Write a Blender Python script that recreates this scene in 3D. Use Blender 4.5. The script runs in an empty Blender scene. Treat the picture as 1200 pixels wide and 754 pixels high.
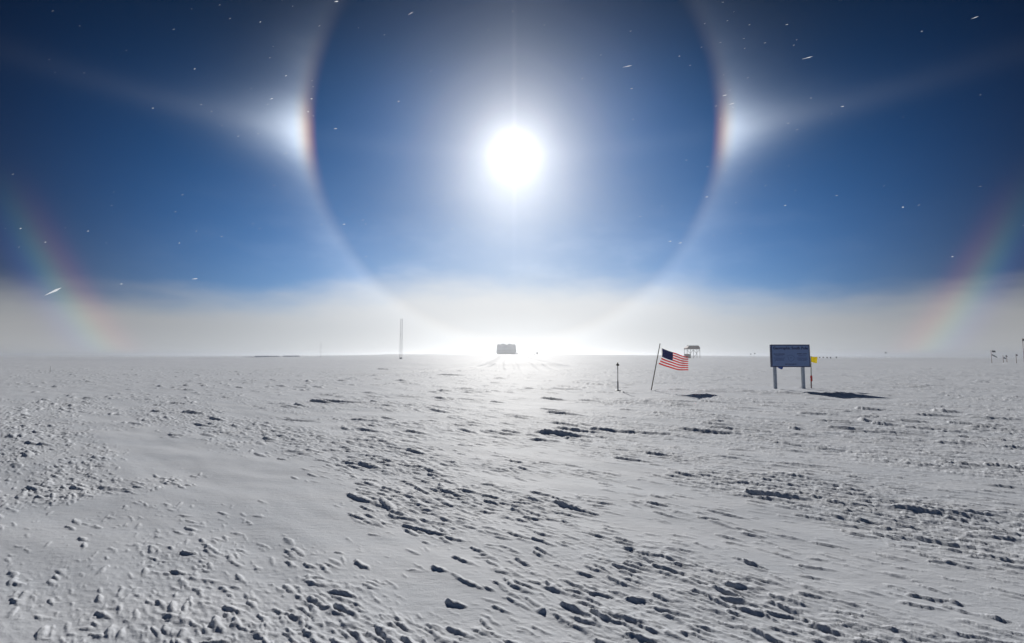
import bpy, bmesh, math, random
import numpy as np
from mathutils import Vector, Matrix

R = math.radians
scene = bpy.context.scene
col = scene.collection

# ------------------------------------------------------------------ camera
FPX, CX, CY, HOR, CAM_H = 540.0, 600.0, 377.0, 417.0, 1.70
PITCH = math.atan((HOR - CY) / FPX)
cam_d = bpy.data.cameras.new('camera')
cam_d.sensor_width = 36.0
cam_d.lens = FPX / 1200.0 * 36.0
cam_d.clip_start, cam_d.clip_end = 0.05, 40000.0
cam = bpy.data.objects.new('camera', cam_d)
cam.location = (0, 0, CAM_H)
cam.rotation_euler = (R(90) + PITCH, 0, 0)
col.objects.link(cam)
scene.camera = cam

# ------------------------------------------------------------------ light
SUN_EL = R(24.3)
SUN_AZ = R(0.3)                      # clockwise from +Y
S = Vector((math.sin(SUN_AZ) * math.cos(SUN_EL), math.cos(SUN_AZ) * math.cos(SUN_EL), math.sin(SUN_EL)))
sun_d = bpy.data.lights.new('sun', 'SUN')
sun_d.energy = 3.4
sun_d.angle = R(0.5)
sun_d.color = (1.0, 0.965, 0.91)
sun = bpy.data.objects.new('sun', sun_d)
sun.rotation_euler = (-S).to_track_quat('-Z', 'Y').to_euler()
sun.location = S * 60
col.objects.link(sun)

vs = scene.view_settings
vs.view_transform = 'Standard'
vs.look = 'None'
vs.exposure = 0.0
vs.gamma = 1.0
vs.use_curve_mapping = False
scene.cycles.max_bounces = 6
scene.cycles.diffuse_bounces = 3
scene.cycles.volume_bounces = 2
scene.cycles.use_denoising = True
scene.cycles.sample_clamp_indirect = 6.0


class N:
    """socket with arithmetic, for writing shader maths"""
    nt = None

    def __init__(s, sock): s.s = sock

    @staticmethod
    def m(op, *a, clamp=False):
        n = N.nt.nodes.new('ShaderNodeMath'); n.operation = op; n.use_clamp = clamp
        for i, v in enumerate(a):
            if isinstance(v, N): N.nt.links.new(v.s, n.inputs[i])
            else: n.inputs[i].default_value = v
        return N(n.outputs[0])

    def __add__(s, o): return N.m('ADD', s, o)
    __radd__ = __add__
    def __sub__(s, o): return N.m('SUBTRACT', s, o)
    def __rsub__(s, o): return N.m('SUBTRACT', o, s)
    def __mul__(s, o): return N.m('MULTIPLY', s, o)
    __rmul__ = __mul__
    def __truediv__(s, o): return N.m('DIVIDE', s, o)
    def __pow__(s, o): return N.m('POWER', s, o)
    def exp(s): return N.m('EXPONENT', s)
    def mx(s, o): return N.m('MAXIMUM', s, o)
    def mn(s, o): return N.m('MINIMUM', s, o)
    def ss(s, a, b):
        n = N.nt.nodes.new('ShaderNodeMapRange'); n.interpolation_type = 'SMOOTHSTEP'
        N.nt.links.new(s.s, n.inputs[0])
        for i, v in ((1, a), (2, b)):
            if isinstance(v, N): N.nt.links.new(v.s, n.inputs[i])
            else: n.inputs[i].default_value = v
        return N(n.outputs[0])


def build_world():
    w = bpy.data.worlds.new('World'); scene.world = w; w.use_nodes = True
    nt = w.node_tree; nt.nodes.clear(); N.nt = nt
    L = nt.links.new
    out = nt.nodes.new('ShaderNodeOutputWorld')
    bg = nt.nodes.new('ShaderNodeBackground'); bg.inputs['Strength'].default_value = 0.1
    L(bg.outputs[0], out.inputs[0])
    tc = nt.nodes.new('ShaderNodeTexCoord')
    nrm = nt.nodes.new('ShaderNodeVectorMath'); nrm.operation = 'NORMALIZE'
    L(tc.outputs['Generated'], nrm.inputs[0]); D = nrm.outputs[0]
    dot = nt.nodes.new('ShaderNodeVectorMath'); dot.operation = 'DOT_PRODUCT'
    L(D, dot.inputs[0]); dot.inputs[1].default_value = S
    cosg = N(dot.outputs['Value']).mn(0.9999999).mx(-0.9999999)
    g = N.m('ARCCOSINE', cosg) * (180 / math.pi)
    sp = nt.nodes.new('ShaderNodeSeparateXYZ'); L(D, sp.inputs[0])
    el = N.m('ARCSINE', N(sp.outputs[2]).mn(0.99999).mx(-0.99999)) * (180 / math.pi)

    def noise(scale, detail, sx=1, sy=1, sz=1):
        mp = nt.nodes.new('ShaderNodeMapping'); mp.inputs['Scale'].default_value = (sx, sy, sz)
        L(D, mp.inputs[0])
        t = nt.nodes.new('ShaderNodeTexNoise'); t.inputs['Scale'].default_value = scale
        t.inputs['Detail'].default_value = detail; L(mp.outputs[0], t.inputs['Vector'])
        return N(t.outputs[0])

    sky = nt.nodes.new('ShaderNodeTexSky'); sky.sky_type = 'NISHITA'; sky.sun_disc = False
    sky.sun_elevation = SUN_EL; sky.sun_rotation = SUN_AZ
    sky.altitude = 2800; sky.air_density = 1.0; sky.dust_density = 0.2; sky.ozone_density = 2.5
    sc_ = nt.nodes.new('ShaderNodeSeparateColor'); L(sky.outputs[0], sc_.inputs[0])
    nish = [N(sc_.outputs[i]) for i in range(3)]

    n1 = noise(5.0, 4)                       # patchy crystal cloud
    n2 = noise(3.0, 3, 1, 1, 6)              # banded fog
    n3 = noise(9.0, 5, 1, 1, 2.5)            # wisps
    patch = (n1 * 1.5 + n3 * 0.5).mx(0.3)
    # clear deep polar air, darker upward; falloff from the sun also paints in lens vignetting
    r4 = (g / 43.0) ** 4.0
    fall = ((r4 * -1.0).exp() * 0.76 + 0.006 + g.ss(75, 140) * 0.45) * (g.ss(3, 14) * 0.2 + 0.8)
    up = (1.0 - el.ss(6, 42) * 0.84) * (1.0 + (1.0 - g.ss(12, 30)) * el.ss(16, 34) * 1.0)
    # aureole of the sun in ice crystals, stronger in the lower, icier air
    aur = (g * (-1 / 1.1)).exp() * 20 + (g * g * (-1 / 95.0)).exp() * 2.3
    veil = (el.mx(0.0) * (-1 / 6.0) - g * (1 / 13.0)).exp() * 60.0 * (n3 * 0.24 + 0.88)
    # sun pillar
    az = N.m('ARCTAN2', N(sp.outputs[0]), N(sp.outputs[1])) * (180 / math.pi) - math.degrees(SUN_AZ)
    pil = ((az * az * (-1 / 0.10)).exp() * 0.45 + (az * az * (-1 / 20.0)).exp() * 0.8) * (N.m('ABSOLUTE', el - math.degrees(SUN_EL)) * (-1 / 8.0)).exp()
    del_ = el - math.degrees(SUN_EL)
    tang = (del_ * del_ * (-1 / 115.0)).exp()          # halo strength near the parhelia
    low = 1.0 - el.ss(2, 26)
    halo_amp = (tang * 0.9 + low * 1.7 + 0.12) * patch
    dogv = (del_ * del_ * (-1 / 7.0)).exp() * 7.6 + (del_ * del_ * (-1 / 45.0)).exp() * 1.7
    par = (del_ * del_ * (-1 / 1.3)).exp() * (g.ss(22.5, 25.0) * ((g - 25.0) * (-1 / 8.0)).exp() * 0.65 + (1 - g.ss(20, 24)) * 0.12)
    side_ = (1.0 - az.ss(-10, 10) * 0.28) * (n3 * 0.5 + 0.75)
    lowb = 1.0 - el.ss(3, 17)
    fog_top = n2 * 2.6 + 4.1 + (1 - g.ss(18, 38)) * 3.2 + n3 * 2.0
    fog_m = (1.0 - el.ss(fog_top - 3.6, fog_top + 1.3)) * 0.88
    wisps = (1.0 - el.ss(6, 20)) * n3.ss(0.45, 0.78) * (1 - g.ss(15, 45)) * 0.6
    cen = (az * az * (-1 / 110.0)).exp() * (1 - el.ss(0, 6))
    fog_b = 3.8 - g.ss(50, 100) * 3.1 + (1.0 - g.ss(18, 47)) * 3.6 + cen * 1.6 + (1.0 - el.ss(-0.5, 3.5)) * 0.9

    chans = []
    gain = (0.0, 0.58, 0.95)
    sat = (1.0, 0.35, 0.0)
    off22 = (21.5, 21.59, 21.69)
    offd = (22.95, 23.2, 23.42)
    off46 = (46.0, 46.9, 47.7)
    w46 = (0.9, 0.75, 0.95)
    warm = (1.0, 0.985, 0.96)
    fogc = (0.985, 0.995, 1.005)
    for i in range(3):
        base = nish[i] * gain[i] * (1.0 - (veil * 0.15).mn(0.85)) * (fall ** (1.0 + 0.45 * sat[i])) * up
        x = g - off22[i]
        halo = x.ss(0, 2.0) * (x.mx(0.0) * (-1 / 2.7)).exp() * 1.35
        y = g - offd[i]
        dog = y.ss(-1.3, 0.9) * (y.mx(0.0) * (-1 / 2.7)).exp()
        z = g - off46[i]
        h46 = (z * z * (-1 / (2 * w46[i] ** 2))).exp() * lowb * 0.85
        c = base + aur * warm[i] + veil * (0.93, 1.0, 1.04)[i] + pil * warm[i] + halo * halo_amp + dog * dogv * side_ + par + h46 + wisps
        f = fog_b * fogc[i] + h46 * 0.9 + halo * 1.2
        c = c * (1.0 - fog_m) + f * fog_m
        chans.append(c)
    cmb = nt.nodes.new('ShaderNodeCombineColor')
    for i in range(3): L(chans[i].s, cmb.inputs[i])
    L(cmb.outputs[0], bg.inputs[0])
    w.cycles.sampling_method = 'MANUAL'; w.cycles.sample_map_resolution = 1024


build_world()

# ------------------------------------------------------------------ helpers
def ray(px, py):
    yc = -(py - CY) / FPX
    return Vector(((px - CX) / FPX, math.cos(PITCH) - math.sin(PITCH) * yc, math.sin(PITCH) + math.cos(PITCH) * yc))

def gpt(px, py):
    """where the sight line of a photo pixel meets level snow"""
    r = ray(px, py); t = CAM_H / -r.z
    return Vector((r.x * t, r.y * t, 0))

def pt(px, py, depth):
    """point on that sight line at a given distance ahead"""
    r = ray(px, py); t = depth / r.y
    return Vector((r.x * t, depth, CAM_H + r.z * t))

def tag(o, label=None, cat=None, group=None, kind=None):
    for k, v in (('label', label), ('category', cat), ('group', group), ('kind', kind)):
        if v: o[k] = v
    return o

def empty(name, loc, rz=0):
    o = bpy.data.objects.new(name, None); o.empty_display_size = 0.2
    o.location = loc; o.rotation_euler = (0, 0, rz); col.objects.link(o); return o

def link_mesh(name, me, mat, parent=None, smooth=False):
    o = bpy.data.objects.new(name, me)
    mats = mat if isinstance(mat, (list, tuple)) else [mat]
    if not me.materials:
        for m_ in mats: me.materials.append(m_)
    if smooth: me.shade_smooth()
    col.objects.link(o)
    if parent: o.parent = parent
    return o

class MB:
    """collects shapes into one mesh"""
    def __init__(s): s.bm = bmesh.new()

    def box(s, c, size, rz=0, bevel=0.0, taper=None):
        M = Matrix.Translation(c) @ Matrix.Rotation(rz, 4, 'Z') @ Matrix.Diagonal((*size, 1))
        r = bmesh.ops.create_cube(s.bm, size=1, matrix=M)
        if bevel:
            es = list({e for v in r['verts'] for e in v.link_edges})
            bmesh.ops.bevel(s.bm, geom=es, offset=bevel, segments=1, affect='EDGES')
        return s

    def tube(s, a, b, r0, r1=None, n=10):
        a, b = Vector(a), Vector(b); r1 = r0 if r1 is None else r1
        d = b - a
        M = Matrix.Translation((a + b) / 2) @ d.to_track_quat('Z', 'Y').to_matrix().to_4x4()
        bmesh.ops.create_cone(s.bm, cap_ends=True, segments=n, radius1=r0, radius2=r1, depth=d.length, matrix=M)
        return s

    def ball(s, c, r, sz=1.0):
        M = Matrix.Translation(c) @ Matrix.Diagonal((r, r, r * sz, 1))
        bmesh.ops.create_uvsphere(s.bm, u_segments=12, v_segments=8, radius=1, matrix=M)
        return s

    def lathe(s, c, prof, n=20):
        c = Vector(c); rings = []
        for r, z in prof:
            rings.append([s.bm.verts.new(c + Vector((r * math.cos(2 * math.pi * k / n), r * math.sin(2 * math.pi * k / n), z))) for k in range(n)])
        for p, q in zip(rings, rings[1:]):
            for k in range(n):
                s.bm.faces.new((p[k], p[(k + 1) % n], q[(k + 1) % n], q[k]))
        s.bm.faces.new(rings[0][::-1]); s.bm.faces.new(rings[-1])
        return s

    def prism(s, pts, y0, y1):
        """outline in x,z pushed from y0 to y1"""
        a = [s.bm.verts.new((x, y0, z)) for x, z in pts]
        b = [s.bm.verts.new((x, y1, z)) for x, z in pts]
        s.bm.faces.new(a); s.bm.faces.new(b[::-1])
        for k in range(len(pts)):
            j = (k + 1) % len(pts)
            s.bm.faces.new((a[k], b[k], b[j], a[j]))
        return s

    def build(s, name, mat, parent=None, smooth=False):
        bmesh.ops.recalc_face_normals(s.bm, faces=s.bm.faces)
        me = bpy.data.meshes.new(name); s.bm.to_mesh(me); s.bm.free()
        return link_mesh(name, me, mat, parent, smooth)

def material(name, colr, rough=0.6, metal=0.0, var=0.12, scale=6.0, transl=0.0, bump=0.0, spec=0.4):
    m = bpy.data.materials.new(name); m.use_nodes = True
    nt = m.node_tree; L = nt.links.new
    p = nt.nodes['Principled BSDF']
    tc = nt.nodes.new('ShaderNodeTexCoord')
    t = nt.nodes.new('ShaderNodeTexNoise'); t.inputs['Scale'].default_value = scale; t.inputs['Detail'].default_value = 5
    L(tc.outputs['Object'], t.inputs['Vector'])
    rp = nt.nodes.new('ShaderNodeValToRGB')
    a = [max(0, c * (1 - var)) for c in colr]; b = [min(1, c * (1 + var)) for c in colr]
    rp.color_ramp.elements[0].position = 0.3; rp.color_ramp.elements[1].position = 0.7
    rp.color_ramp.elements[0].color = (*a, 1); rp.color_ramp.elements[1].color = (*b, 1)
    L(t.outputs[0], rp.inputs[0]); L(rp.outputs[0], p.inputs['Base Color'])
    p.inputs['Roughness'].default_value = rough; p.inputs['Metallic'].default_value = metal
    p.inputs['Specular IOR Level'].default_value = spec
    if bump:
        bp = nt.nodes.new('ShaderNodeBump'); bp.inputs['Strength'].default_value = bump; bp.inputs['Distance'].default_value = 0.01
        L(t.outputs[0], bp.inputs['Height']); L(bp.outputs[0], p.inputs['Normal'])
    if transl:
        tr = nt.nodes.new('ShaderNodeBsdfTranslucent'); L(rp.outputs[0], tr.inputs[0])
        mx = nt.nodes.new('ShaderNodeMixShader'); mx.inputs[0].default_value = transl
        o = nt.nodes['Material Output']
        L(p.outputs[0], mx.inputs[1]); L(tr.outputs[0], mx.inputs[2]); L(mx.outputs[0], o.inputs[0])
    return m

# ------------------------------------------------------------------ snow surface
def pn(x, y, seed):
    """gradient noise, about -1..1"""
    xi = np.floor(x).astype(np.int64); yi = np.floor(y).astype(np.int64)
    xf = x - xi; yf = y - yi
    def grad(ix, iy, fx, fy):
        h = (ix * 374761393 + iy * 668265263 + seed * 974634777) & 0xffffffff
        h = ((h ^ (h >> 13)) * 1274126177) & 0xffffffff
        h = h ^ (h >> 16)
        a = (h & 0xffff) * (2 * np.pi / 65536)
        return np.cos(a) * fx + np.sin(a) * fy
    u = xf * xf * xf * (xf * (xf * 6 - 15) + 10); v = yf * yf * yf * (yf * (yf * 6 - 15) + 10)
    n0 = grad(xi, yi, xf, yf) * (1 - u) + grad(xi + 1, yi, xf - 1, yf) * u
    n1 = grad(xi, yi + 1, xf, yf - 1) * (1 - u) + grad(xi + 1, yi + 1, xf - 1, yf - 1) * u
    return (n0 * (1 - v) + n1 * v) * 1.5

def sm(x, a, b):
    t = np.clip((x - a) / (b - a), 0, 1); return t * t * (3 - 2 * t)

WIND = math.radians(142)             # nose to tail: tails point right and towards the camera
WD = (math.cos(R(-38)), math.sin(R(-38)))
def wind_uv(x, y): return x * WD[0] + y * WD[1], -x * WD[1] + y * WD[0]

rng = np.random.default_rng(11)

def density(x, y):
    """0..1: how rough the snow crust is"""
    u, v = wind_uv(x, y)
    m = 0.5 + 0.55 * pn(u / 5.5, v / 1.9, 3) + 0.35 * pn(u / 1.7, v / 0.8, 4) + 0.25 * pn(x / 9, y / 7, 5)
    m = sm(m, 0.10, 0.88)
    # wind-polished lane at the left
    a = gpt(-40, 617); b = gpt(300, 566); c = (a + b) / 2; d = (b - a); ln = d.length / 2; d.normalize()
    p = (x - c.x) * d.x + (y - c.y) * d.y; q = -(x - c.x) * d.y + (y - c.y) * d.x
    m = m * (1 - 0.96 * np.exp(-(p / ln) ** 4 - (q / 0.42) ** 4))
    m = m * (1 - 0.5 * np.exp(-((x + 0.5) / 2.5) ** 2 - ((y - 11) / 5.0) ** 2))
    m = np.clip(m + 0.18 * sm(x / np.maximum(y, 1), 0.25, 0.9), 0, 1)
    return m

class Grid:
    def __init__(s, x0, x1, y0, y1, res, warp_a, warp_l):
        s.x0, s.y0, s.res = x0, y0, res
        s.nx = int((x1 - x0) / res) + 1; s.ny = int((y1 - y0) / res) + 1
        X, Y = np.meshgrid(x0 + np.arange(s.nx) * res, y0 + np.arange(s.ny) * res)
        s.X = (X + warp_a * pn(X / warp_l, Y / warp_l, 21) + warp_a * 0.5 * pn(X / warp_l * 2.3, Y / warp_l * 2.3, 22)).astype(np.float32)
        s.Y = (Y + warp_a * pn(X / warp_l, Y / warp_l, 23) + warp_a * 0.5 * pn(X / warp_l * 2.3, Y / warp_l * 2.3, 24)).astype(np.float32)
        s.top = (0.82 + 0.3 * pn(X / warp_l * 1.3, Y / warp_l * 1.3, 25)).astype(np.float32)
        s.h = np.zeros((s.ny, s.nx), np.float32)

    def splat(s, x, y, Lh, Wh, H, ang, nose, tail, flank=-1.0):
        if Wh < s.res * 0.8: return
        r = Lh * 1.15 + s.res * 3
        i0 = int((x - r - s.x0) / s.res); i1 = int((x + r - s.x0) / s.res) + 2
        j0 = int((y - r - s.y0) / s.res); j1 = int((y + r - s.y0) / s.res) + 2
        if i1 <= 0 or j1 <= 0 or i0 >= s.nx or j0 >= s.ny: return
        i0, j0, i1, j1 = max(i0, 0), max(j0, 0), min(i1, s.nx), min(j1, s.ny)
        dx = s.X[j0:j1, i0:i1] - x; dy = s.Y[j0:j1, i0:i1] - y
        c, sn = math.cos(ang), math.sin(ang)
        u = (dx * c + dy * sn) / Lh; v = (-dx * sn + dy * c) / Wh
        # almond outline, blunt nose, long tail; one flank steep, the other a drifted ramp
        au = np.abs(u)
        plan = np.clip(1.0 - au ** (1.3 + 1.2 * (1 - tail)), 0.02, 1)
        w = v / plan * flank
        f = np.clip((u + 1) / nose, 0, 1) * np.clip((1 - u) / 1.1, 0, 1) ** (0.45 + 0.5 * tail)
        side = np.minimum(np.clip((1 - w) / 0.2, 0, 1), np.clip((1 + w) / 0.95, 0, 1) ** 0.8)
        h = H * f * side * s.top[j0:j1, i0:i1]
        # scour hollow round the nose
        b = s.h[j0:j1, i0:i1]
        np.maximum(b, h, out=b)

    def sample(s, x, y):
        fx = np.clip((x - s.x0) / s.res, 0, s.nx - 1.001); fy = np.clip((y - s.y0) / s.res, 0, s.ny - 1.001)
        i = fx.astype(np.int64); j = fy.astype(np.int64); a = fx - i; b = fy - j
        h = s.h
        return (h[j, i] * (1 - a) + h[j, i + 1] * a) * (1 - b) + (h[j + 1, i] * (1 - a) + h[j + 1, i + 1] * a) * b

GN = Grid(-13, 13, 1.6, 9.3, 0.009, 0.011, 0.06)
GA = Grid(-25, 25, 8.7, 19.5, 0.0165, 0.02, 0.11)
GB = Grid(-76, 76, 18, 66, 0.05, 0.07, 0.43)
GC = Grid(-330, 330, 60, 310, 0.30, 0.3, 1.6)
GRIDS = (GN, GA, GB, GC)

def scatter(n_per_m2, y0, y1, l0, l1, wr, hr, elong=1.0, k=1.0, spread=0.17, power=2.0, hpow=1.0):
    """individual wind-carved sastrugi"""
    xm = y1 * 1.28 + 2
    n = int(n_per_m2 * 2 * xm * (y1 - y0))
    x = rng.uniform(-xm, xm, n); y = rng.uniform(y0, y1, n)
    keep = (np.abs(x) < y * 1.28 + 2)
    x, y = x[keep], y[keep]
    d = density(x, y)
    keep = rng.uniform(0, 1, len(x)) < d ** k
    x, y, d = x[keep], y[keep], d[keep]
    Lh = 0.5 * (l0 + (l1 - l0) * rng.uniform(0, 1, len(x)) ** power)
    az = x / np.maximum(y, 1)
    rnd = sm(-az, 0.1, 0.9)           # rounder lumps at the left
    Lh = Lh * (1 - 0.3 * rnd) * (0.78 + 0.22 * sm(y, 2.5, 6.0))
    Wh = Lh * rng.uniform(wr[0], wr[1], len(x)) * (1 + 0.2 * rnd)
    H = Wh * 1.8 * rng.uniform(hr[0], hr[1], len(x)) * (0.6 + 0.5 * d) * (1 - 0.12 * rnd)
    ang = R(-38) + rng.normal(0, spread, len(x)) * (1 + 0.6 * rnd)
    nose = rng.uniform(0.1, 0.5, len(x)); tail = rng.choice([0.15, 0.35, 0.75], len(x))
    flank = rng.choice([-1.0, -1.0, -1.0, 1.0], len(x))
    for a in zip(x, y, Lh, Wh, H, ang, nose, tail, flank):
        for G in GRIDS:
            G.splat(*a)

scatter(330, 2.0, 8.5, 0.04, 0.13, (0.14, 0.28), (0.35, 0.6), k=0.8)
scatter(250, 2.0, 19, 0.11, 0.38, (0.10, 0.22), (0.36, 0.58), k=0.9, power=2.0)
scatter(8.5, 4.6, 66, 0.3, 0.85, (0.11, 0.22), (0.30, 0.5), k=1.0)
scatter(1.5, 10, 140, 0.6, 1.8, (0.10, 0.20), (0.26, 0.44), k=0.9, power=1.5)
scatter(0.06, 40, 300, 1.6, 5.0, (0.12, 0.24), (0.10, 0.18), k=0.8)

for G, su, sv, amp in ((GN, 0.085, 0.036, 0.0085), (GA, 0.11, 0.05, 0.010), (GB, 0.45, 0.2, 0.022), (GC, 2.2, 1.1, 0.06)):
    X, Y = np.meshgrid(G.x0 + np.arange(G.nx) * G.res, G.y0 + np.arange(G.ny) * G.res)
    u, v = wind_uv(X, Y)
    crumb = np.clip(pn(u / su, v / sv, 51), -0.2, 1) + 0.55 * np.abs(pn(u / su * 2.1, v / sv * 2.1, 52)) + 0.22 * pn(u / su * 4.3, v / sv * 3.1, 53)
    G.h += (amp * crumb * (0.07 + 0.93 * density(X, Y) ** 1.5)).astype(np.float32)

def ridge(p0, p1, W, H, nose=0.2, tail=0.35):
    """a sastruga seen in the photograph: nose pixel, tail pixel, width, height"""
    a, b = gpt(*p0), gpt(*p1); c = (a + b) / 2; d = b - a
    for G in GRIDS: G.splat(c.x, c.y, d.length / 2, W * (0.5 if p0[1] < 560 else 0.34), H * (0.8 if p0[1] < 560 else 0.55), math.atan2(d.y, d.x), nose, tail)

for r in (((688, 503), (735, 505), .36, .12), ((715, 505), (806, 509), .30, .085), ((536, 677), (569, 691), .075, .036),
          ((521, 733), (563, 749), .075, .036), ((521, 703), (549, 711), .10, .05), ((730, 701), (768, 703), .11, .05),
          ((868, 657), (900, 668), .10, .06), ((1058, 626), (1112, 640), .14, .075), ((880, 714), (898, 721), .09, .05),
          ((504, 664), (527, 671), .08, .045), ((1105, 703), (1132, 711), .075, .05), ((1152, 722), (1190, 732), .08, .045),
          ((924, 502), (944, 504), .3, .10), ((1006, 494), (1024, 497), .3, .13), ((1020, 498), (1062, 501), .4, .11),
          ((984, 506), (1050, 508), .3, .07), ((443, 433), (462, 433.6), 1.6, .24), ((436, 440.5), (445, 441), .6, .15),
          ((568, 688), (580, 692), .05, .03), ((390, 709), (412, 716), .10, .055), ((425, 566), (441, 569), .15, .06),
          ((417, 603), (425, 606), .12, .055), ((455, 602), (470, 608), .11, .05), ((612, 606), (640, 610), .16, .055),
          ((640, 718), (628, 714), .08, .05), ((376, 470), (440, 472), .9, .12), ((1000, 480), (1040, 482), .6, .12),
          ((1090, 482), (1130, 484), .7, .13), ((1178, 426.2), (1189, 426.8), 2.4, .3), ((852, 423.5), (860, 423.7), 2.2, .35)):
    ridge(*r)

ROAD_X, ROAD_Y = 2.0, 74.0
def terrain(x, y):
    d = np.hypot(x, y); az = np.degrees(np.arctan2(x, y))
    u, v = wind_uv(x, y)
    near = 1.0
    z = 0.045 * pn(x / 7, y / 5, 31) * sm(d, 3, 14) + 0.014 * pn(u / 1.5, v / 0.55, 32) + 0.004 * pn(u / 0.5, v / 0.22, 33)
    z = z + sm(d, 25, 90) * (0.10 * pn(x / 16, y / 9, 34) + 0.05 * pn(x / 5, y / 3.5, 35))
    z = z + sm(d, 80, 300) * (0.6 * pn(x / 90, y / 60, 36) + 0.42 * pn(x / 22, y / 14, 37))
    z = z + (sm(d, 50, 440) * 2.9 + np.clip(d - 440, 0, 700) * 0.0027 + 0.7 * np.exp(-((az + 14) / 6) ** 2) * sm(d, 60, 130)) * np.exp(-((az + 1) / 22) ** 2) - sm(d, 200, 900) * 2.2 * sm(az, 20, 45)
    # vehicle road: a low ramp up to a groomed strip that leads to the big building
    hw = 4.2 + 0.4 * pn(y / 9, y * 0 + 0.5, 38)
    cx = ROAD_X - (y - ROAD_Y) * 0.012
    t = np.abs(x - cx)
    strip = (1 - sm(t, hw, hw + 3.5)) * sm(y, ROAD_Y - 7, ROAD_Y + 1.5) * (1 - sm(y, 240, 310))
    z = z + 0.42 * strip
    for off in (-3.6, -1.6, 1.4, 3.1):
        q = np.abs(x - cx - off - 0.25 * pn(y / 14, y * 0 + off, 39))
        z = z - 0.07 * (1 - sm(q, 0.15, 0.55)) * sm(y, 45, 60) * (1 - sm(y, 260, 420))
    # old sledge ruts curving off to the left
    for off in (0.0, 2.2):
        xr = -3.4 - off - ((78 - y) / 17.0) ** 2 * 2.2
        z = z - 0.13 * (1 - sm(np.abs(x - xr), 0.2, 0.9)) * sm(y, 36, 42) * (1 - sm(y, 76, 80))
    return z

def ground_z(x, y):
    x = np.asarray(x, float); y = np.asarray(y, float)
    z = terrain(x, y)
    d = y
    ta = sm(d, 18.2, 19.3); tb = sm(d, 60.5, 65)
    fade = 1 - sm(np.hypot(x, y), 230, 300)
    inside = (y > 1.7)
    tn = sm(d, 8.8, 9.2)
    g = GN.sample(x, y) * (1 - tn) + GA.sample(x, y) * tn * (1 - ta) + GB.sample(x, y) * ta * (1 - tb) + GC.sample(x, y) * tb
    # soft drift: very small crumbly relief on top of rough parts
    return z + np.where(inside, g, 0) * fade

def gz(x, y): return float(ground_z(np.array([x]), np.array([y]))[0])

def build_ground():
    rows = [0.0, 0.8, 1.5, 1.9]
    d = 1.9
    while d < 7000:
        s_ = 0.0035 if d < 9 else 0.0047 if d < 19 else 0.0072 if d < 66 else 0.0125 if d < 320 else 0.04
        d *= 1 + s_; rows.append(d)
    rows = np.array(rows[1:])
    az_f = np.arctan(np.linspace(-1.36, 1.36, 1360))
    az_c = np.linspace(az_f[-1], az_f[0] + 2 * math.pi, 64)[1:-1]
    az = np.concatenate([az_f, az_c])
    nr, na = len(rows), len(az)
    x = (rows[:, None] * np.sin(az)[None]).ravel(); y = (rows[:, None] * np.cos(az)[None]).ravel()
    z = ground_z(x, y)
    co = np.stack([x, y, z], 1)
    co = np.concatenate([co, [[0, 0, gz(0, 0)]]]).astype(np.float32)
    i = np.arange(nr - 1)[:, None] * na; j = np.arange(na)[None]; j2 = (j + 1) % na
    quads = np.stack([i + j, i + j2, i + na + j2, i + na + j], -1).reshape(-1, 4)[:, ::-1]
    tris = np.stack([np.full(na, nr * na), (np.arange(na) + 1) % na, np.arange(na)], 1)
    me = bpy.data.meshes.new('ground')
    nq, nt_ = len(quads), len(tris)
    me.vertices.add(len(co)); me.vertices.foreach_set('co', co.ravel())
    me.loops.add(nq * 4 + nt_ * 3)
    me.loops.foreach_set('vertex_index', np.concatenate([quads.ravel(), tris.ravel()]).astype(np.int32))
    me.polygons.add(nq + nt_)
    ls = np.concatenate([np.arange(nq) * 4, nq * 4 + np.arange(nt_) * 3]).astype(np.int32)
    me.polygons.foreach_set('loop_start', ls)
    me.update(calc_edges=True); me.validate()
    me.shade_smooth()
    return me

def snow_material():
    m = bpy.data.materials.new('snow'); m.use_nodes = True
    nt = m.node_tree; L = nt.links.new; N.nt = nt
    p = nt.nodes['Principled BSDF']
    geo = nt.nodes.new('ShaderNodeNewGeometry')
    def noise(scale, detail, stretch=(1, 1, 1), rough=0.6):
        mp = nt.nodes.new('ShaderNodeMapping'); mp.inputs['Rotation'].default_value = (0, 0, R(38)); mp.inputs['Scale'].default_value = stretch
        L(geo.outputs['Position'], mp.inputs[0])
        t = nt.nodes.new('ShaderNodeTexNoise'); t.inputs['Scale'].default_value = scale; t.inputs['Detail'].default_value = detail
        t.inputs['Roughness'].default_value = rough
        L(mp.outputs[0], t.inputs['Vector']); return N(t.outputs[0])
    a = noise(1.1, 4, (0.5, 1.5, 1)); b = noise(90, 4); c = noise(14, 4, (0.45, 1.3, 1)); e = noise(420, 2)
    tone = a.ss(0.3, 0.7)
    mix = nt.nodes.new('ShaderNodeMix'); mix.data_type = 'RGBA'
    mix.inputs[6].default_value = (0.74, 0.775, 0.835, 1); mix.inputs[7].default_value = (0.79, 0.815, 0.865, 1)
    L(tone.s, mix.inputs[0]); L(mix.outputs[2], p.inputs['Base Color'])
    p.inputs['Roughness'].default_value = 0.72
    p.inputs['Specular IOR Level'].default_value = 0.17
    h = b * 0.004 + c * 0.010 + e * 0.0012
    bp = nt.nodes.new('ShaderNodeBump'); bp.inputs['Strength'].default_value = 0.55; bp.inputs['Distance'].default_value = 1.0
    L(h.s, bp.inputs['Height']); L(bp.outputs[0], p.inputs['Normal'])
    return m

M_SNOW = snow_material()
tag(link_mesh('ground', build_ground(), M_SNOW), 'wide grey-white snow plain carved by wind', None, None, 'structure')

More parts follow.
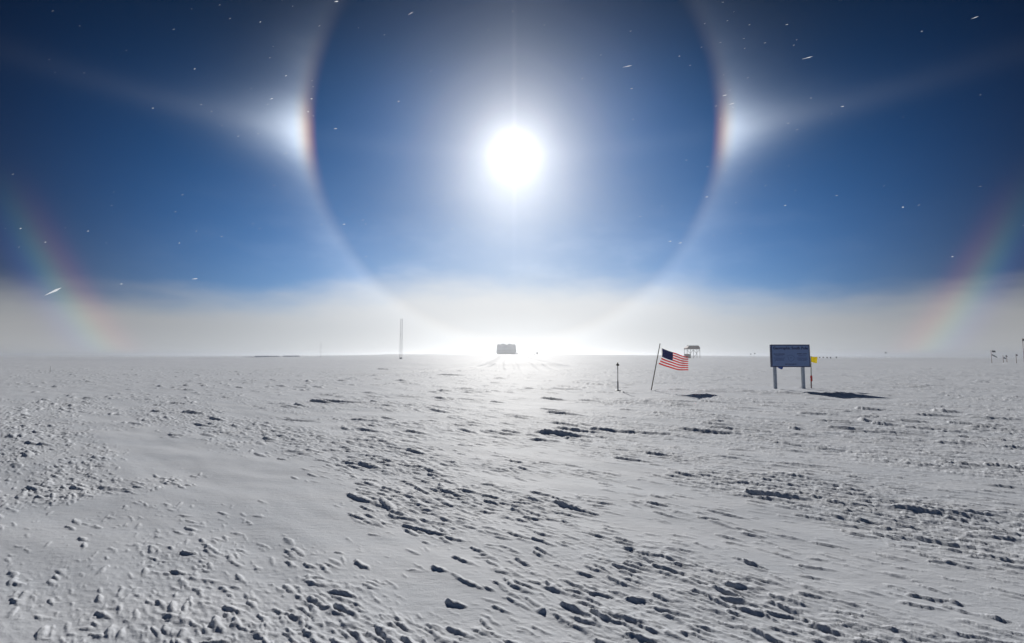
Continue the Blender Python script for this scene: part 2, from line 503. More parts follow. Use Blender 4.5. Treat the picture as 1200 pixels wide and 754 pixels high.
# ------------------------------------------------------------------ materials
M_NAVY = material('navy_paint', (0.022, 0.042, 0.13), 0.5)
M_FACE = material('sign_face', (0.19, 0.29, 0.53), 0.55, var=0.05)
M_INK = material('sign_ink', (0.012, 0.028, 0.13), 0.6)
M_INK2 = material('sign_small_ink', (0.05, 0.09, 0.26), 0.6)
M_STEEL = material('galvanised_post', (0.36, 0.40, 0.46), 0.45, 0.35, var=0.15)
M_BAMBOO = material('bamboo', (0.16, 0.17, 0.09), 0.6, var=0.2)
M_REDTAPE = material('red_tape', (0.75, 0.04, 0.03), 0.5, transl=0.25)
M_YELLOW = material('yellow_cloth', (0.93, 0.80, 0.01), 0.7, transl=0.5, var=0.05)
M_BLUE = material('blue_cloth', (0.015, 0.10, 0.42), 0.7, transl=0.25)
M_RED = material('flag_red', (0.80, 0.006, 0.03), 0.75, transl=0.65, var=0.08)
M_WHITE = material('flag_white', (0.92, 0.91, 0.92), 0.75, transl=0.7, var=0.03)
M_CANTON = material('flag_navy', (0.006, 0.018, 0.2), 0.75, transl=0.5, var=0.08)
M_WOODPOLE = material('weathered_pole', (0.13, 0.11, 0.095), 0.6, var=0.25)
M_PIPE = material('grey_pipe', (0.36, 0.36, 0.37), 0.5, 0.3, var=0.15)
M_BRONZE = material('dark_bronze', (0.075, 0.065, 0.045), 0.45, 0.6)
M_BROWN = material('brown_cladding', (0.17, 0.075, 0.06), 0.7, var=0.2, scale=2)
M_LEG = material('hut_steel', (0.25, 0.22, 0.21), 0.6, 0.2)
M_CRATE = material('red_brown_paint', (0.22, 0.06, 0.045), 0.7)
M_CRATE2 = material('green_paint', (0.05, 0.09, 0.055), 0.7)
M_STATION = material('grey_cladding', (0.74, 0.75, 0.74), 0.6, var=0.1, scale=0.3)
M_STATION_D = material('dark_cladding', (0.5, 0.5, 0.5), 0.6, var=0.1)
M_GLASS = material('dark_glass', (0.45, 0.46, 0.47), 0.15)
M_MAST = material('mast_steel', (0.6, 0.6, 0.6), 0.55, 0.4)
M_DARKFLAG = material('dark_cloth', (0.012, 0.014, 0.03), 0.8, transl=0.2)
M_TEALFLAG = material('teal_cloth', (0.012, 0.07, 0.10), 0.8, transl=0.25)
M_REDPOLE = material('faded_red_pole', (0.24, 0.11, 0.10), 0.6)
M_DRUM = material('dark_drum', (0.05, 0.052, 0.06), 0.5)

# ------------------------------------------------------------------ sign
def text_mesh(body, size, bold=0.0, extrude=0.002, align='CENTER'):
    c = bpy.data.curves.new('lettering', 'FONT'); c.body = body; c.size = size
    c.align_x = align; c.align_y = 'CENTER'; c.offset = bold; c.extrude = extrude; c.resolution_u = 2
    c.space_line = 1.05
    o = bpy.data.objects.new('lettering', c); col.objects.link(o)
    dg = bpy.context.evaluated_depsgraph_get(); dg.update()
    me = bpy.data.meshes.new_from_object(o.evaluated_get(dg))
    bpy.data.objects.remove(o); bpy.data.curves.remove(c)
    me.transform(Matrix.Rotation(R(90), 4, 'X'))
    return me

def build_sign():
    Y = 23.6
    tl, br = pt(902.6, 404.0, Y), pt(949.3, 430.4, Y)
    cx = (tl.x + br.x) / 2
    pz0, pz1 = br.z, tl.z; W = br.x - tl.x; Hh = pz1 - pz0; cz = (pz0 + pz1) / 2
    g0 = gz(cx, Y)
    root = empty('pole_sign', (cx, Y, g0))
    tag(root, 'wide blue signboard headed Geographic South Pole on two grey metal posts', 'sign')
    z = cz - g0
    MB().box((0, 0.02, z), (W - 0.02, 0.09, Hh - 0.02), bevel=0.006).build('panel', M_NAVY, root)
    MB().box((0.012, -0.0275, z - 0.01), (W - 0.10, 0.012, Hh - 0.09)).build('printed_face', M_FACE, root)
    b = 0.04
    for (px_, pz_, sx, sz) in ((0, z + Hh / 2 - b / 2, W, b), (0, z - Hh / 2 + b / 2, W, b)):
        MB().box((px_, 0.01, pz_), (sx, 0.12, sz), bevel=0.004).build('frame_rail', M_NAVY, root)
    for sx in (-1, 1):
        MB().box((sx * (W / 2 - b / 2), 0.01, z), (b, 0.118, Hh - 2 * b - 0.002), bevel=0.004).build('frame_rail', M_NAVY, root)
    yf = -0.0355
    def put(name, me, x, zz, mat):
        o = link_mesh(name, me, mat, root); o.location = (x, yf, zz); return o
    put('title_lettering', text_mesh('Geographic South Pole', 0.190, 0.008), 0.01, z + Hh * 0.335, M_INK)
    put('column_heading', text_mesh('ROALD AMUNDSEN', 0.062, 0.003), -W * 0.29, z + Hh * 0.075, M_INK)
    put('column_heading', text_mesh('ROBERT F. SCOTT', 0.062, 0.003), W * 0.30, z + Hh * 0.085, M_INK)
    for xx, rows in ((-W * 0.29, ('DECEMBER 14, 1911', '', '"So we arrived and were able', 'to plant our flag at the', 'geographical South Pole."')),
                     (W * 0.30, ('JANUARY 17, 1912', '', '"The Pole. Yes, but under', 'very different circumstances', 'from those expected."'))):
        for k, tx in enumerate(rows):
            if tx: tag(put('lettering_line', text_mesh(tx, 0.048, 0.002), xx, z + Hh * 0.0 - k * 0.056, M_INK2), kind='stuff')
    tag(put('caption_lettering', text_mesh('ELEVATION 9,301 FT.', 0.062, 0.003), 0.0, z - Hh * 0.375, M_INK), kind='stuff')
    # outline map of the continent
    n = 40; bm = bmesh.new(); rnd = random.Random(4); ra, rb = [], []
    for k in range(n):
        t = 2 * math.pi * k / n
        r = 0.165 * (1 + 0.07 * math.sin(3 * t + 1) + 0.05 * math.sin(7 * t) - 0.22 * math.exp(-((t - 4.1) / 0.25) ** 2) - 0.15 * math.exp(-((t - 2.9) / 0.3) ** 2))
        if 2.45 < t < 2.75: r *= 1.38
        for lst, rr in ((ra, r), (rb, r - 0.014)):
            lst.append((bm.verts.new((rr * math.cos(t), 0, rr * math.sin(t))), bm.verts.new((rr * math.cos(t), 0.003, rr * math.sin(t)))))
    for k in range(n):
        j = (k + 1) % n
        bm.faces.new((ra[k][0], ra[j][0], rb[j][0], rb[k][0])); bm.faces.new((ra[k][1], rb[k][1], rb[j][1], ra[j][1]))
        bm.faces.new((ra[k][0], ra[k][1], ra[j][1], ra[j][0])); bm.faces.new((rb[k][0], rb[j][0], rb[j][1], rb[k][1]))
    me = bpy.data.meshes.new('map_outline'); bm.to_mesh(me); bm.free()
    put('map_outline', me, 0.02, z - Hh * 0.10, M_INK2)
    MB().tube((0.02, yf + 0.003, z - Hh * 0.09), (0.02, yf - 0.001, z - Hh * 0.09), 0.022, n=12).build('map_dot', M_INK, root)
    for px_ in (909.4, 942.4):
        p = pt(px_, 430, Y + 0.02); x = p.x - cx
        MB().box((x, 0.145, (pz1 - g0 - 0.1 - 0.35) / 2), (0.125, 0.125, pz1 - g0 - 0.1 + 0.35), bevel=0.006).build('post', M_STEEL, root)
    for px_ in (909.4, 942.4):
        x = pt(px_, 430, Y + 0.02).x - cx
        for zz in (0.3, -0.3):
            MB().tube((x, -0.045, z + zz * Hh * 0.9), (x, -0.03, z + zz * Hh * 0.9), 0.012, n=8).build('bolt', M_STEEL, root)
    return Y

SIGN_Y = build_sign()

def cloth(name, mat, parent, c00, c10, c11, c01, amp=0.02, waves=1.5, nu=14, nv=6, thick=0.003):
    """a wind-rippled cloth between four corners; c00-c01 is the hoist"""
    bm = bmesh.new(); g = []
    c00, c10, c11, c01 = map(Vector, (c00, c10, c11, c01))
    for i in range(nu + 1):
        row = []
        for j in range(nv + 1):
            u, v = i / nu, j / nv
            p = (c00 * (1 - u) + c10 * u) * (1 - v) + (c01 * (1 - u) + c11 * u) * v
            p = p + Vector((0, amp * math.sin(u * waves * 6.28 + v * 1.3) * u ** 0.5, amp * 0.25 * math.sin(u * waves * 6.28 + 1)))
            row.append(bm.verts.new(p))
        g.append(row)
    for i in range(nu):
        for j in range(nv): bm.faces.new((g[i][j], g[i + 1][j], g[i + 1][j + 1], g[i][j + 1]))
    me = bpy.data.meshes.new(name); bm.to_mesh(me); bm.free()
    o = link_mesh(name, me, mat, parent, True)
    md = o.modifiers.new('thickness', 'SOLIDIFY'); md.thickness = thick
    return o

# blue cloth tied under the board
Yb = SIGN_Y + 0.05
a = pt(911.3, 430.6, Yb)
bc = empty('hanging_cloth', a)
tag(bc, 'small deep blue cloth hanging under the lower edge of the signboard', 'cloth')
cloth('fabric', M_BLUE, bc, (0, 0.1, 0.03), pt(919.3, 429.9, Yb) - a + Vector((0, 0.1, 0)), pt(918.2, 433.2, Yb) - a + Vector((0, 0.12, 0)), pt(915.5, 432.6, Yb) - a + Vector((0, 0.12, 0)), amp=0.012)
MB().tube((0.05, 0.10, 0.02), (0.33, 0.10, 0.035), 0.008, n=8).build('tie_cord', M_NAVY, bc)

# yellow marker flag
Yy = 23.9
p = pt(950.8, 455, Yy); g0 = gz(p.x, Yy)
yf = empty('marker_flag', (p.x, Yy, g0))
tag(yf, 'bright yellow flag on a thin bamboo pole with red tape, beside the signboard', 'flag')
top = pt(950.2, 417.6, Yy) - yf.location
MB().tube((0, 0, -0.25), top, 0.022, 0.016).build('pole', M_BAMBOO, yf)
q = lambda px, py: pt(px, py, Yy) - yf.location
cloth('cloth', M_YELLOW, yf, q(950.6, 418.2), q(958.3, 418.5), q(957.7, 426.0), q(950.7, 424.6), amp=0.03, waves=1.1)
w0, w1 = q(950.65, 440.2), q(950.7, 447.2)
MB().lathe((w0.x, 0, 0), [(0.032, w1.z), (0.05, w1.z + 0.06), (0.042, (w0.z + w1.z) / 2), (0.055, w0.z - 0.08), (0.034, w0.z)], 10).build('tape', M_REDTAPE, yf)
MB().tube((0, 0, 0.0), (0.0, 0, w1.z), 0.026, 0.026).build('lower_sleeve', M_REDPOLE, yf)

# ------------------------------------------------------------------ flagpole and flag
Yf = 22.8
p = pt(763.2, 457.4, Yf); g0 = gz(p.x, Yf)
fp = empty('flagpole', (p.x, Yf, g0))
tag(fp, 'thin weathered dark pole leaning right, stuck in the snow, carrying the striped flag', 'pole')
topw = pt(773.4, 403.3, Yf) - fp.location
dirn = topw.normalized()
MB().tube(-dirn * 0.3, topw, 0.027, 0.02, 12).build('shaft', M_WOODPOLE, fp, True)
MB().ball(topw, 0.028).build('cap', M_WOODPOLE, fp, True)

fr = pt(775.0, 408.0, Yf)
fl = empty('national_flag', fr)
tag(fl, 'United States flag, navy canton with red and white stripes, flying from the leaning pole', 'flag')

def bez(a, b, c, t):   # quadratic through three points at t = 0, .5, 1
    return a * (1 - t) * (1 - 2 * t) + b * 4 * t * (1 - t) + c * t * (2 * t - 1)

def lerp3(a, b, c, t): return Vector(bez(np.array(a), np.array(b), np.array(c), t))

def flag_pt(u, v):
    """u along the fly, v down the hoist; photo pixel -> world with ripples in depth"""
    topx = bez(775.0, 791.6, 806.4, u); topy = bez(408.0, 414.2, 418.4, u)
    botx = bez(770.9, 789.6, 806.6, u); boty = bez(426.3, 432.6, 434.7, u)
    bow = 2.2 * math.sin(math.pi * v) * (1 - u) ** 2
    x = topx * (1 - v) + botx * v + bow; y = topy * (1 - v) + boty * v
    y += 0.55 * math.sin(u * 9.5 + v * 2.0) * u
    d = Yf + 0.16 * u + 0.075 * math.sin(u * 10.5 + v * 2.2) * (0.25 + u) + 0.02 * math.sin(u * 23 - v * 5) * u
    return pt(x, y, d) - fr

def flag_piece(name, mat, parent, u0, u1, v0, v1, nu, nv, dy=0.0, thick=0.004):
    bm = bmesh.new()
    g = [[bm.verts.new(flag_pt(u0 + (u1 - u0) * i / nu, v0 + (v1 - v0) * j / nv) + Vector((0, dy, 0))) for j in range(nv + 1)] for i in range(nu + 1)]
    for i in range(nu):
        for j in range(nv): bm.faces.new((g[i][j], g[i][j + 1], g[i + 1][j + 1], g[i + 1][j]))
    me = bpy.data.meshes.new(name); bm.to_mesh(me); bm.free()
    o = link_mesh(name, me, mat, parent, True)
    if thick:
        md = o.modifiers.new('thickness', 'SOLIDIFY'); md.thickness = thick; md.offset = 0
    return o

for k in range(13):
    u0 = 0.405 if k < 7 else 0.02
    flag_piece('stripe', M_RED if k % 2 == 0 else M_WHITE, fl, u0, 1.0, k / 13, (k + 1) / 13, 26 if k < 7 else 40, 1)
canton = flag_piece('canton', M_CANTON, fl, 0.02, 0.405, 0, 7 / 13, 16, 10)
bm = bmesh.new()
for row in range(9):
    for k in range(6 if row % 2 == 0 else 5):
        uc = 0.02 + 0.385 * ((2 * k + 1 + (row % 2)) / 12.0); vc = (row + 1) / 10 * 7 / 13
        for dy in (-0.0035, 0.0035):
            vs_ = []
            for a_ in range(10):
                rr = (0.0075 if a_ % 2 == 0 else 0.003); t = math.pi / 2 + a_ * math.pi / 5
                vs_.append(bm.verts.new(flag_pt(uc + rr * math.cos(t) * 0.62, vc - rr * math.sin(t) * 1.15) + Vector((0, dy, 0))))
            bm.faces.new(vs_)
me = bpy.data.meshes.new('stars'); bm.to_mesh(me); bm.free()
tag(link_mesh('stars', me, M_WHITE, canton), kind='stuff')
flag_piece('hoist_band', M_WHITE, fl, -0.012, 0.02, 0.0, 1.0, 2, 16)
for v, tz in ((0.01, 0.94), (0.99, 0.54)):
    e = fp.location + topw * tz - fr
    MB().tube(flag_pt(-0.01, v), e, 0.006, n=6).build('tie_rope', M_WHITE, fl)

# ------------------------------------------------------------------ pole marker stake
Ym = 22.6
p = pt(724.4, 458.5, Ym); g0 = gz(p.x, Ym)
st = empty('marker_stake', (p.x, Ym, g0))
tag(st, 'slim grey metal stake with a dark knobbed top, standing alone left of the flag', 'stake')
ht = pt(724.5, 425.0, Ym).z - g0
MB().tube((-0.012, 0, -0.2), (-0.008, 0, ht * 0.34), 0.034, 0.034, 12).build('lower_sleeve', M_PIPE, st, True)
MB().tube((-0.008, 0, ht * 0.33), (0, 0, ht * 0.90), 0.022, 0.022, 12).build('rod', M_PIPE, st, True)
MB().lathe((0, 0, 0), [(0.024, ht * 0.875), (0.075, ht * 0.895), (0.078, ht * 0.925), (0.04, ht * 0.945), (0.028, ht * 0.96), (0.034, ht * 0.985), (0.012, ht)], 16).build('ornament', M_BRONZE, st, True)
MB().lathe((-0.012, 0, 0), [(0.05, -0.03), (0.16, -0.02), (0.13, 0.02), (0.04, 0.035)], 16).build('base_plate', M_PIPE, st, True)

# ------------------------------------------------------------------ hut on stilts
Yh = 230.0
g0 = min(gz(pt(px_, 418, Yh).x, Yh) for px_ in (803, 811, 819))
cx = pt(811, 410, Yh).x
hut = empty('stilted_hut', (cx, Yh, g0))
tag(hut, 'brown hut raised on thin steel stilts, standing far off behind the flag', 'hut')
hx = lambda px: pt(px, 410, Yh).x - cx
hz = lambda py: pt(811, py, Yh).z - g0
D = 4.2
def frus(x0, x1, x2, x3, z0, z1, y0, y1, ins):
    b = MB(); bmv = b.bm.verts
    A = [bmv.new(c) for c in ((x0, y0, z0), (x1, y0, z0), (x1, y1, z0), (x0, y1, z0))]
    B = [bmv.new(c) for c in ((x2, y0 + ins, z1), (x3, y0 + ins, z1), (x3, y1 - ins, z1), (x2, y1 - ins, z1))]
    b.bm.faces.new(A); b.bm.faces.new(B)
    for k in range(4): b.bm.faces.new((A[k], A[(k + 1) % 4], B[(k + 1) % 4], B[k]))
    return b
frus(hx(802.9), hx(818.7), hx(806.2), hx(817.8), hz(408.4), hz(405.7), -D / 2, D / 2, 0.5).build('roof', M_BROWN, hut)
MB().box(((hx(803.3) + hx(818.4)) / 2, 0, (hz(409.6) + hz(408.42)) / 2), (hx(818.4) - hx(803.3), D - 0.2, hz(408.42) - hz(409.6))).build('deck', M_BROWN, hut)
MB().box(((hx(806.3) + hx(817.7)) / 2, 0, hz(405.4)), (hx(817.7) - hx(806.3), D - 1.4, 0.24)).build('roof_cap', M_STATION_D, hut)
for px_ in (803.6, 810.8, 818.3):
    for yy in (-D / 2 + 0.3, D / 2 - 0.3):
        MB().tube((hx(px_), yy, -0.8), (hx(px_), yy, hz(409.4)), 0.11, n=8).build('leg', M_LEG, hut)
zb = hz(409.6)
for (x0, z0, x1, z1) in ((803.6, zb * .95, 807.2, zb * .5), (810.8, zb * .95, 807.2, zb * .5), (810.8, zb * .95, 815, zb * .45), (818.3, zb * .95, 814, zb * .55), (815, zb * .52, 810.8, zb * .08)):
    MB().tube((hx(x0), -D / 2 + 0.3, z0), (hx(x1), -D / 2 + 0.3, z1), 0.085, n=6).build('brace', M_LEG, hut)
# container under it
cxx = pt(804.8, 417, Yh).x
bx = empty('storage_container', (cxx, Yh - 1.0, g0))
tag(bx, 'low red-brown and green container under the left end of the stilted hut', 'container')
ch = hz(415.2); bw = hx(808.2) - hx(802.2)
MB().box((-bw * .18, 0, ch / 2 - .2), (bw * .62, 2.2, ch + .4), bevel=.04).build('body', M_CRATE, bx)
MB().box((bw * .32, 0, ch / 2 - .2), (bw * .34, 2.0, ch * .96 + .4), bevel=.04).build('end_body', M_CRATE2, bx)
MB().box((-bw * .18, 0, ch + .06), (bw * .64, 2.3, .12)).build('lid', M_STATION_D, bx)

# ------------------------------------------------------------------ big far building
Ys = 440.0
cx = pt(593.5, 410, Ys).x
g0 = gz(cx, Ys) - 0.5
sx = lambda px: pt(px, 410, Ys).x - cx
sz = lambda py: pt(594, py, Ys).z - g0
g0 = gz(cx, Ys) - 0.15
bld = empty('station_building', (cx, Ys, g0))
tag(bld, 'large pale block of a building fading into bright haze beneath the sun', 'building')
w = sx(605.2) - sx(581.8); xm = (sx(605.2) + sx(581.8)) / 2; DD = 14
zt = sz(404.3); zb = sz(413.6)
frus(sx(581.8), sx(605.2), sx(582.8), sx(604.2), zb, zt, -DD / 2, DD / 2, 0.55).build('hull', M_STATION, bld)
for k in range(5):
    MB().box((sx(583 + k * 5.2), -DD / 2 + 2, zb / 2), (.6, .6, zb + 0.6)).build('column', M_STATION_D, bld)
    MB().box((sx(583 + k * 5.2), DD / 2 - 2, zb / 2), (.6, .6, zb + 0.6)).build('column', M_STATION_D, bld)
MB().box((xm, 0, zb / 2 - 0.3), (w - 2.6, DD - 4, zb + 0.4)).build('under_floor', M_STATION_D, bld)
for (x0, x1, h) in ((583.2, 585.6, 0.5), (587, 592.3, 1.0), (595.2, 599.6, 1.0), (601, 603.6, 0.4)):
    MB().box(((sx(x0) + sx(x1)) / 2, 0, zt + h * 0.45), (sx(x1) - sx(x0), 6, h * .9 + 0.1), bevel=0.1).build('roof_unit', M_STATION, bld)
MB().box((sx(606.0), -2, sz(414.2) / 2), (sx(607.6) - sx(604.5), 6, sz(414.0)), bevel=0.1).build('annex', M_STATION, bld)
for r_ in range(2):
    for k in range(9):
        zz = zb + (zt - zb) * (0.3 + 0.38 * r_)
        MB().box((sx(584.2 + k * 2.35), -DD / 2 + 0.16 + 0.21 * r_, zz), (.7, 0.16, .5)).build('window', M_GLASS, bld)

# ------------------------------------------------------------------ masts
Yt = 130.0
p = pt(469.8, 415.5, Yt); g0 = gz(p.x, Yt)
tw = empty('lattice_tower', (p.x, Yt, g0))
tag(tw, 'tall thin lattice tower standing hazy on the left horizon', 'tower')
H = pt(469.8, 374, Yt).z - g0; hw = 0.32
cor = [(-hw, -hw), (hw, -hw), (hw, hw), (-hw, hw)]
for (x, y) in cor: MB().tube((x, y, -0.5), (x * .8, y * .8, H), 0.02, n=6).build('leg', M_MAST, tw)
b = MB(); nb = 16
for k in range(nb):
    z0, z1 = H * k / nb, H * (k + 1) / nb; f0, f1 = 1 - .2 * k / nb, 1 - .2 * (k + 1) / nb
    for q_ in range(4):
        (ax, ay), (bx_, by_) = cor[q_], cor[(q_ + 1) % 4]
        b.tube((ax * f0, ay * f0, z0), (bx_ * f1, by_ * f1, z1), 0.012, n=5); b.tube((ax * f1, ay * f1, z1), (bx_ * f1, by_ * f1, z1), 0.012, n=5)
b.build('lattice_bracing', M_MAST, tw)
MB().box((0, 0, H * .62), (.56, .56, .06)).build('platform', M_MAST, tw)
MB().box((0, 0, .2), (.6, .5, .45), bevel=.03).build('equipment_box', M_MAST, tw)

Yt2 = 250.0
p = pt(375.8, 416.5, Yt2); g0 = gz(p.x, Yt2)
ms = empty('thin_mast', (p.x, Yt2, g0))
tag(ms, 'short thin bare mast on the horizon, left of the lattice tower', 'mast')
H = pt(375.8, 400.5, Yt2).z - g0
MB().tube((0, 0, -.5), (0, 0, H), 0.11, 0.06, 8).build('shaft', M_MAST, ms)
MB().box((0, 0, H * .7), (.7, .08, .08)).build('crossarm', M_MAST, ms)
for a_ in (0.6, 2.7, 4.8):
    MB().tube((0, 0, H * .85), (5 * math.cos(a_), 5 * math.sin(a_), -.3), 0.012, n=4).build('guy_wire', M_MAST, ms)

# ------------------------------------------------------------------ far small things
def marker(name, px, py_top, py_base, Y, label, cat, kind, mat, group=None, r=0.06):
    p = pt(px, py_base, Y); g0 = gz(p.x, Y)
    o = empty(name, (p.x, Y, g0)); tag(o, label, cat, group)
    H = max(pt(px, py_top, Y).z - g0, 0.6)
    MB().tube((0, 0, -.4), (0, 0, H), r, r * .7, 8).build('pole', M_REDPOLE if kind == 'flag' else M_MAST, o)
    return o, H

FY = 105.0
def far_flags(px, top, base, label, flags, mat_pole=None):
    o, H = marker('flag_marker', px, top, base, FY, label, 'flag', 'flag', None, 'dark marker flags at the far right', 0.05)
    for (x0, y0, x1, y1, ht_, mat) in flags:
        loc = o.location
        a = pt(x0, y0, FY) - loc; b_ = pt(x1, y1, FY) - loc; hh = Vector((0, 0, -ht_))
        cloth('cloth', mat, o, a, b_, b_ + hh * .9, a + hh, amp=.05, nu=10, nv=4, thick=.01)
    return o
far_flags(1162.3, 410.3, 424.5, 'pair of dark flags on one faded red pole, tallest at far right', [(1162.4, 410.8, 1166.4, 411.2, .42, M_DARKFLAG), (1162.4, 415.2, 1168.2, 418.2, .28, M_TEALFLAG)])
far_flags(1176.0, 416.6, 425.8, 'dark teal drooping flag on a thin pole with a smaller flag beside it', [(1176.0, 418.6, 1178.6, 419.4, .34, M_TEALFLAG)])
far_flags(1180.2, 416.2, 425.6, 'small faint teal flag on a slanting pole, just right of the drooping flag', [(1178.4, 416.6, 1180.3, 417.3, .28, M_TEALFLAG)])
far_flags(1191.3, 414.8, 425.8, 'lone small dark flag bunched on top of a thin pole near frame edge', [(1190.6, 415.4, 1192.3, 415.6, .36, M_DARKFLAG)])
far_flags(1200.5, 396.8, 426.0, 'tall pole at the right frame edge with a dark grey flag on top', [(1197.8, 397.4, 1200.6, 397.2, .55, M_DRUM)])

GROUP = 'tiny dark markers in a row behind the yellow flag'
for i, (px, py) in enumerate(((956.0, 415.0), (960.5, 415.8), (964.7, 416.1), (969.2, 416.4), (973.2, 416.6), (980.0, 416.9))):
    Y = 300.0
    p = pt(px, 418, Y); g0 = gz(p.x, Y)
    o = empty('distant_marker', (p.x, Y, g0))
    tag(o, 'tiny dark marker, %s of six in a row beyond the yellow flag' % ('leftmost', 'second from the left', 'third from the left', 'third from the right', 'second from the right', 'rightmost')[i], 'marker', GROUP)
    if i == 0:
        MB().lathe((0, 0, 0), [(.38, -.1), (.40, .03), (.38, .06), (.38, .42), (.41, .45), (.38, .48), (.38, .88), (.41, .91), (.36, .95)], 12).build('barrel', M_DRUM, o)
        MB().box((0, 0, .99), (.5, .5, .1), bevel=.02).build('lid', M_DRUM, o)
        proto = list(o.children)
    else:
        for c in proto:
            k = c.copy(); k.parent = o; col.objects.link(k)

def far_post(px, top, base, Y, label, head, hs=0.35, r=.07):
    o, H = marker('survey_post', px, top, base, Y, label, 'post', 'post', None, None, r)
    if head == 'flag':
        cloth('cloth', M_DRUM, o, (0, 0, H), (hs * 2, 0, H - .05), (hs * 2, 0, H - hs * 1.6), (0, 0, H - hs * 1.5), amp=.05, nu=8, nv=3, thick=.01)
    elif head == 'box':
        MB().box((0, 0, H - hs), (hs * 2, hs * 2, hs * 2), bevel=.03).build('head_box', M_DRUM, o)
    return o
far_post(1037.3, 412.8, 419, 260, 'single dark marker flag on a hair-thin pole right of the signboard', 'flag', .45, .03)
far_post(879.2, 414.6, 418, 300, 'faint small flagged post, left one of the two beside the signboard', 'flag', .4, .03)
far_post(883.8, 413.8, 418, 300, 'faint small flagged post nearest the left edge of the signboard', 'flag', .45, .03)
far_post(617.4, 409.0, 415.4, 290, 'thin faint pole just right of the hazy building', 'none', .3, .16)
far_post(629.5, 413.0, 415.6, 280, 'small dark box on a short post right of the hazy building', 'box', .5, .12)
far_post(626.3, 414.8, 415.8, 280, 'low short post left of the small dark box', 'box', .25, .1)
far_post(28.9 * 2, 441.5, 448.5, 47, 'short dark stake standing alone far out on the left snow', 'none', .1, .02)

# snow banks far left
rb_ = random.Random(8)
for (x0, x1, hpx, lab) in ((284.5, 298, 0.9, 'faint low snow bank on the left horizon, leftmost of three'), (298.2, 329.5, 1.7, 'long flat-topped dark snow bank on the left horizon, longest of three'), (331.5, 352.5, 1.5, 'low snow bank with a dark hump, nearest the thin mast')):
    Y = 330.0
    a = pt(x0, 417, Y).x; b_ = pt(x1, 417, Y).x; cx = (a + b_) / 2; g0 = gz(cx, Y)
    zt = hpx * Y / FPX
    bm = bmesh.new(); n = 26; rings = []
    for i in range(n + 1):
        t = i / n; e = min(1, t / .08, (1 - t) / .08); e = max(e, .05) ** .6
        h = zt * e * (0.85 + .18 * rb_.random()); jx = a - cx + (b_ - a) * t
        j = rb_.uniform(-.3, .3)
        rings.append([bm.verts.new((jx, yy + j, zz)) for yy, zz in ((-1.6, -.6), (-1.25, h * .45), (-.75, h), (.5, h * 1.02), (2.6, h * .4), (4.5, -.6))])
    for p_, q_ in zip(rings, rings[1:]):
        for k in range(5): bm.faces.new((p_[k], q_[k], q_[k + 1], p_[k + 1]))
    bm.faces.new(rings[0]); bm.faces.new(rings[-1][::-1])
    bmesh.ops.recalc_face_normals(bm, faces=bm.faces)
    me = bpy.data.meshes.new('snow_bank'); bm.to_mesh(me); bm.free()
    o = link_mesh('snow_bank', me, M_SNOW, None, True); o.location = (cx, Y, g0)
    tag(o, lab, 'snow bank')

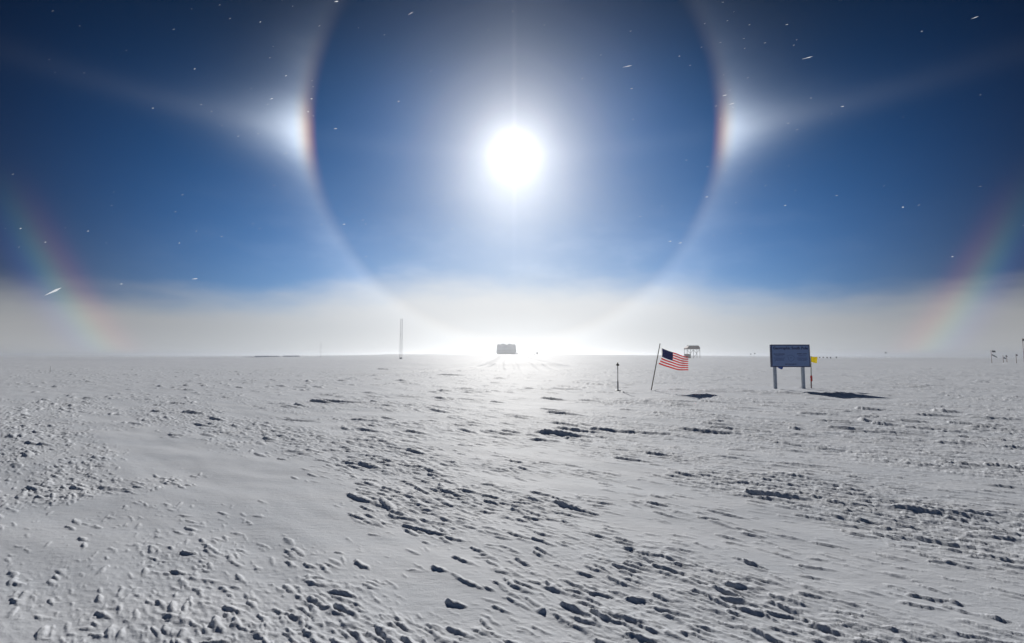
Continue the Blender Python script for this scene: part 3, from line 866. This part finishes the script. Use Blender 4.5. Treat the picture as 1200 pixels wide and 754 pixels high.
# ------------------------------------------------------------------ drifting ice needles
def build_ice():
    rd = random.Random(5); bm = bmesh.new()
    def needle(px, py, ln, w, slope, d):
        c = pt(px, py, d); s = d / FPX
        v = Vector((math.cos(slope), rd.uniform(-.2, .2), math.sin(slope))).normalized() * (ln * s / 2)
        n = Vector((-math.sin(slope), 0, math.cos(slope))) * (w * s / 2); k = Vector((0, w * s / 2, 0))
        A, B = bm.verts.new(c - v), bm.verts.new(c + v * 1.0)
        m = c + v * 0.35
        ring = [bm.verts.new(m + o) for o in (n, k, -n, -k)]
        for i in range(4):
            bm.faces.new((A, ring[i], ring[(i + 1) % 4])); bm.faces.new((B, ring[(i + 1) % 4], ring[i]))
    for (px, py, ln, w, sl) in ((735, 78, 15, 1.6, .28), (62, 342, 22, 4.0, .55), (228, 327, 8, 1.6, .15), (142, 333, 4, 1.5, .1), (394, 2, 6, 2.4, .2),
                                (481, 16, 9, 1.2, .4), (335, 89, 3, 1.5, .3), (305, 26, 3, 1.5, .8), (467, 119, 3, 1.6, 0), (946, 68, 20, 1.4, .35),
                                (1142, 21, 11, 1.2, .3), (1080, 37, 3, 1.6, .2), (1058, 243, 3, 2, .1), (922, 29, 5, 1.1, .3), (228, 81, 3, 1.4, .3),
                                (179, 127, 3, 1.4, .2), (318, 116, 5, 1.3, .5), (365, 116, 3, 2, .1), (361, 131, 3, 1.8, .0), (393, 151, 5, 1.4, .2),
                                (849, 112, 7, 1.2, .2), (857, 122, 9, 1.2, .2), (1116, 301, 3, 1.5, .2), (987, 125, 6, 1.2, .2), (828, 231, 5, 1.2, .1),
                                (797, 285, 5, 1.2, .2), (785, 283, 5, 1.2, .1), (403, 263, 4, 1.4, .1), (210, 285, 3, 1.4, .2), (24, 268, 4, 1.5, .3),
                                (103, 271, 3, 1.2, .2), (53, 284, 3, 1.2, .2), (740, 104, 4, 1.1, .2), (920, 241, 3, 1.4, .1), (796, 66, 3, 1.2, .3)):
        needle(px, py, ln * .9, w * .7, sl, rd.uniform(2.5, 5))
    for k in range(120):
        if k < 55:
            g = rd.choice((345, 862)); px = g + rd.gauss(0, 40); py = rd.gauss(90, 90)
        else:
            px, py = rd.uniform(0, 1200), rd.uniform(0, 350)
        if math.hypot(px - 603, py - 180) < 90: continue
        needle(px, py, rd.uniform(1.2, 4.0), rd.uniform(.2, .5), rd.gauss(.25, .2), rd.uniform(2.5, 8))
    me = bpy.data.meshes.new('ice_crystals'); bm.to_mesh(me); bm.free()
    m = bpy.data.materials.new('ice'); m.use_nodes = True; nt = m.node_tree
    t = nt.nodes.new('ShaderNodeBsdfTranslucent'); t.inputs[0].default_value = (.95, .97, 1, 1)
    gl = nt.nodes.new('ShaderNodeBsdfTransparent')
    mx = nt.nodes.new('ShaderNodeMixShader'); mx.inputs[0].default_value = .5
    nt.links.new(gl.outputs[0], mx.inputs[1]); nt.links.new(t.outputs[0], mx.inputs[2]); nt.links.new(mx.outputs[0], nt.nodes['Material Output'].inputs[0])
    tag(link_mesh('ice_crystals', me, m), 'tiny glinting ice needles drifting in the air', None, None, 'stuff')
build_ice()

# ------------------------------------------------------------------ air
def build_haze():
    top = 11.2
    b = MB().box((0, 0, (top - 12) / 2), (14600, 14600, top + 12))
    m = bpy.data.materials.new('haze'); m.use_nodes = True; nt = m.node_tree; nt.nodes.clear()
    o = nt.nodes.new('ShaderNodeOutputMaterial'); v = nt.nodes.new('ShaderNodeVolumePrincipled')
    v.inputs['Color'].default_value = (0.94, 0.955, 0.97, 1); v.inputs['Density'].default_value = 0.0009
    v.inputs['Anisotropy'].default_value = 0.88
    nt.links.new(v.outputs[0], o.inputs['Volume'])
    h = b.build('haze', m)
    tag(h, 'pale blowing snow haze filling the air', None, None, 'stuff')
build_haze()
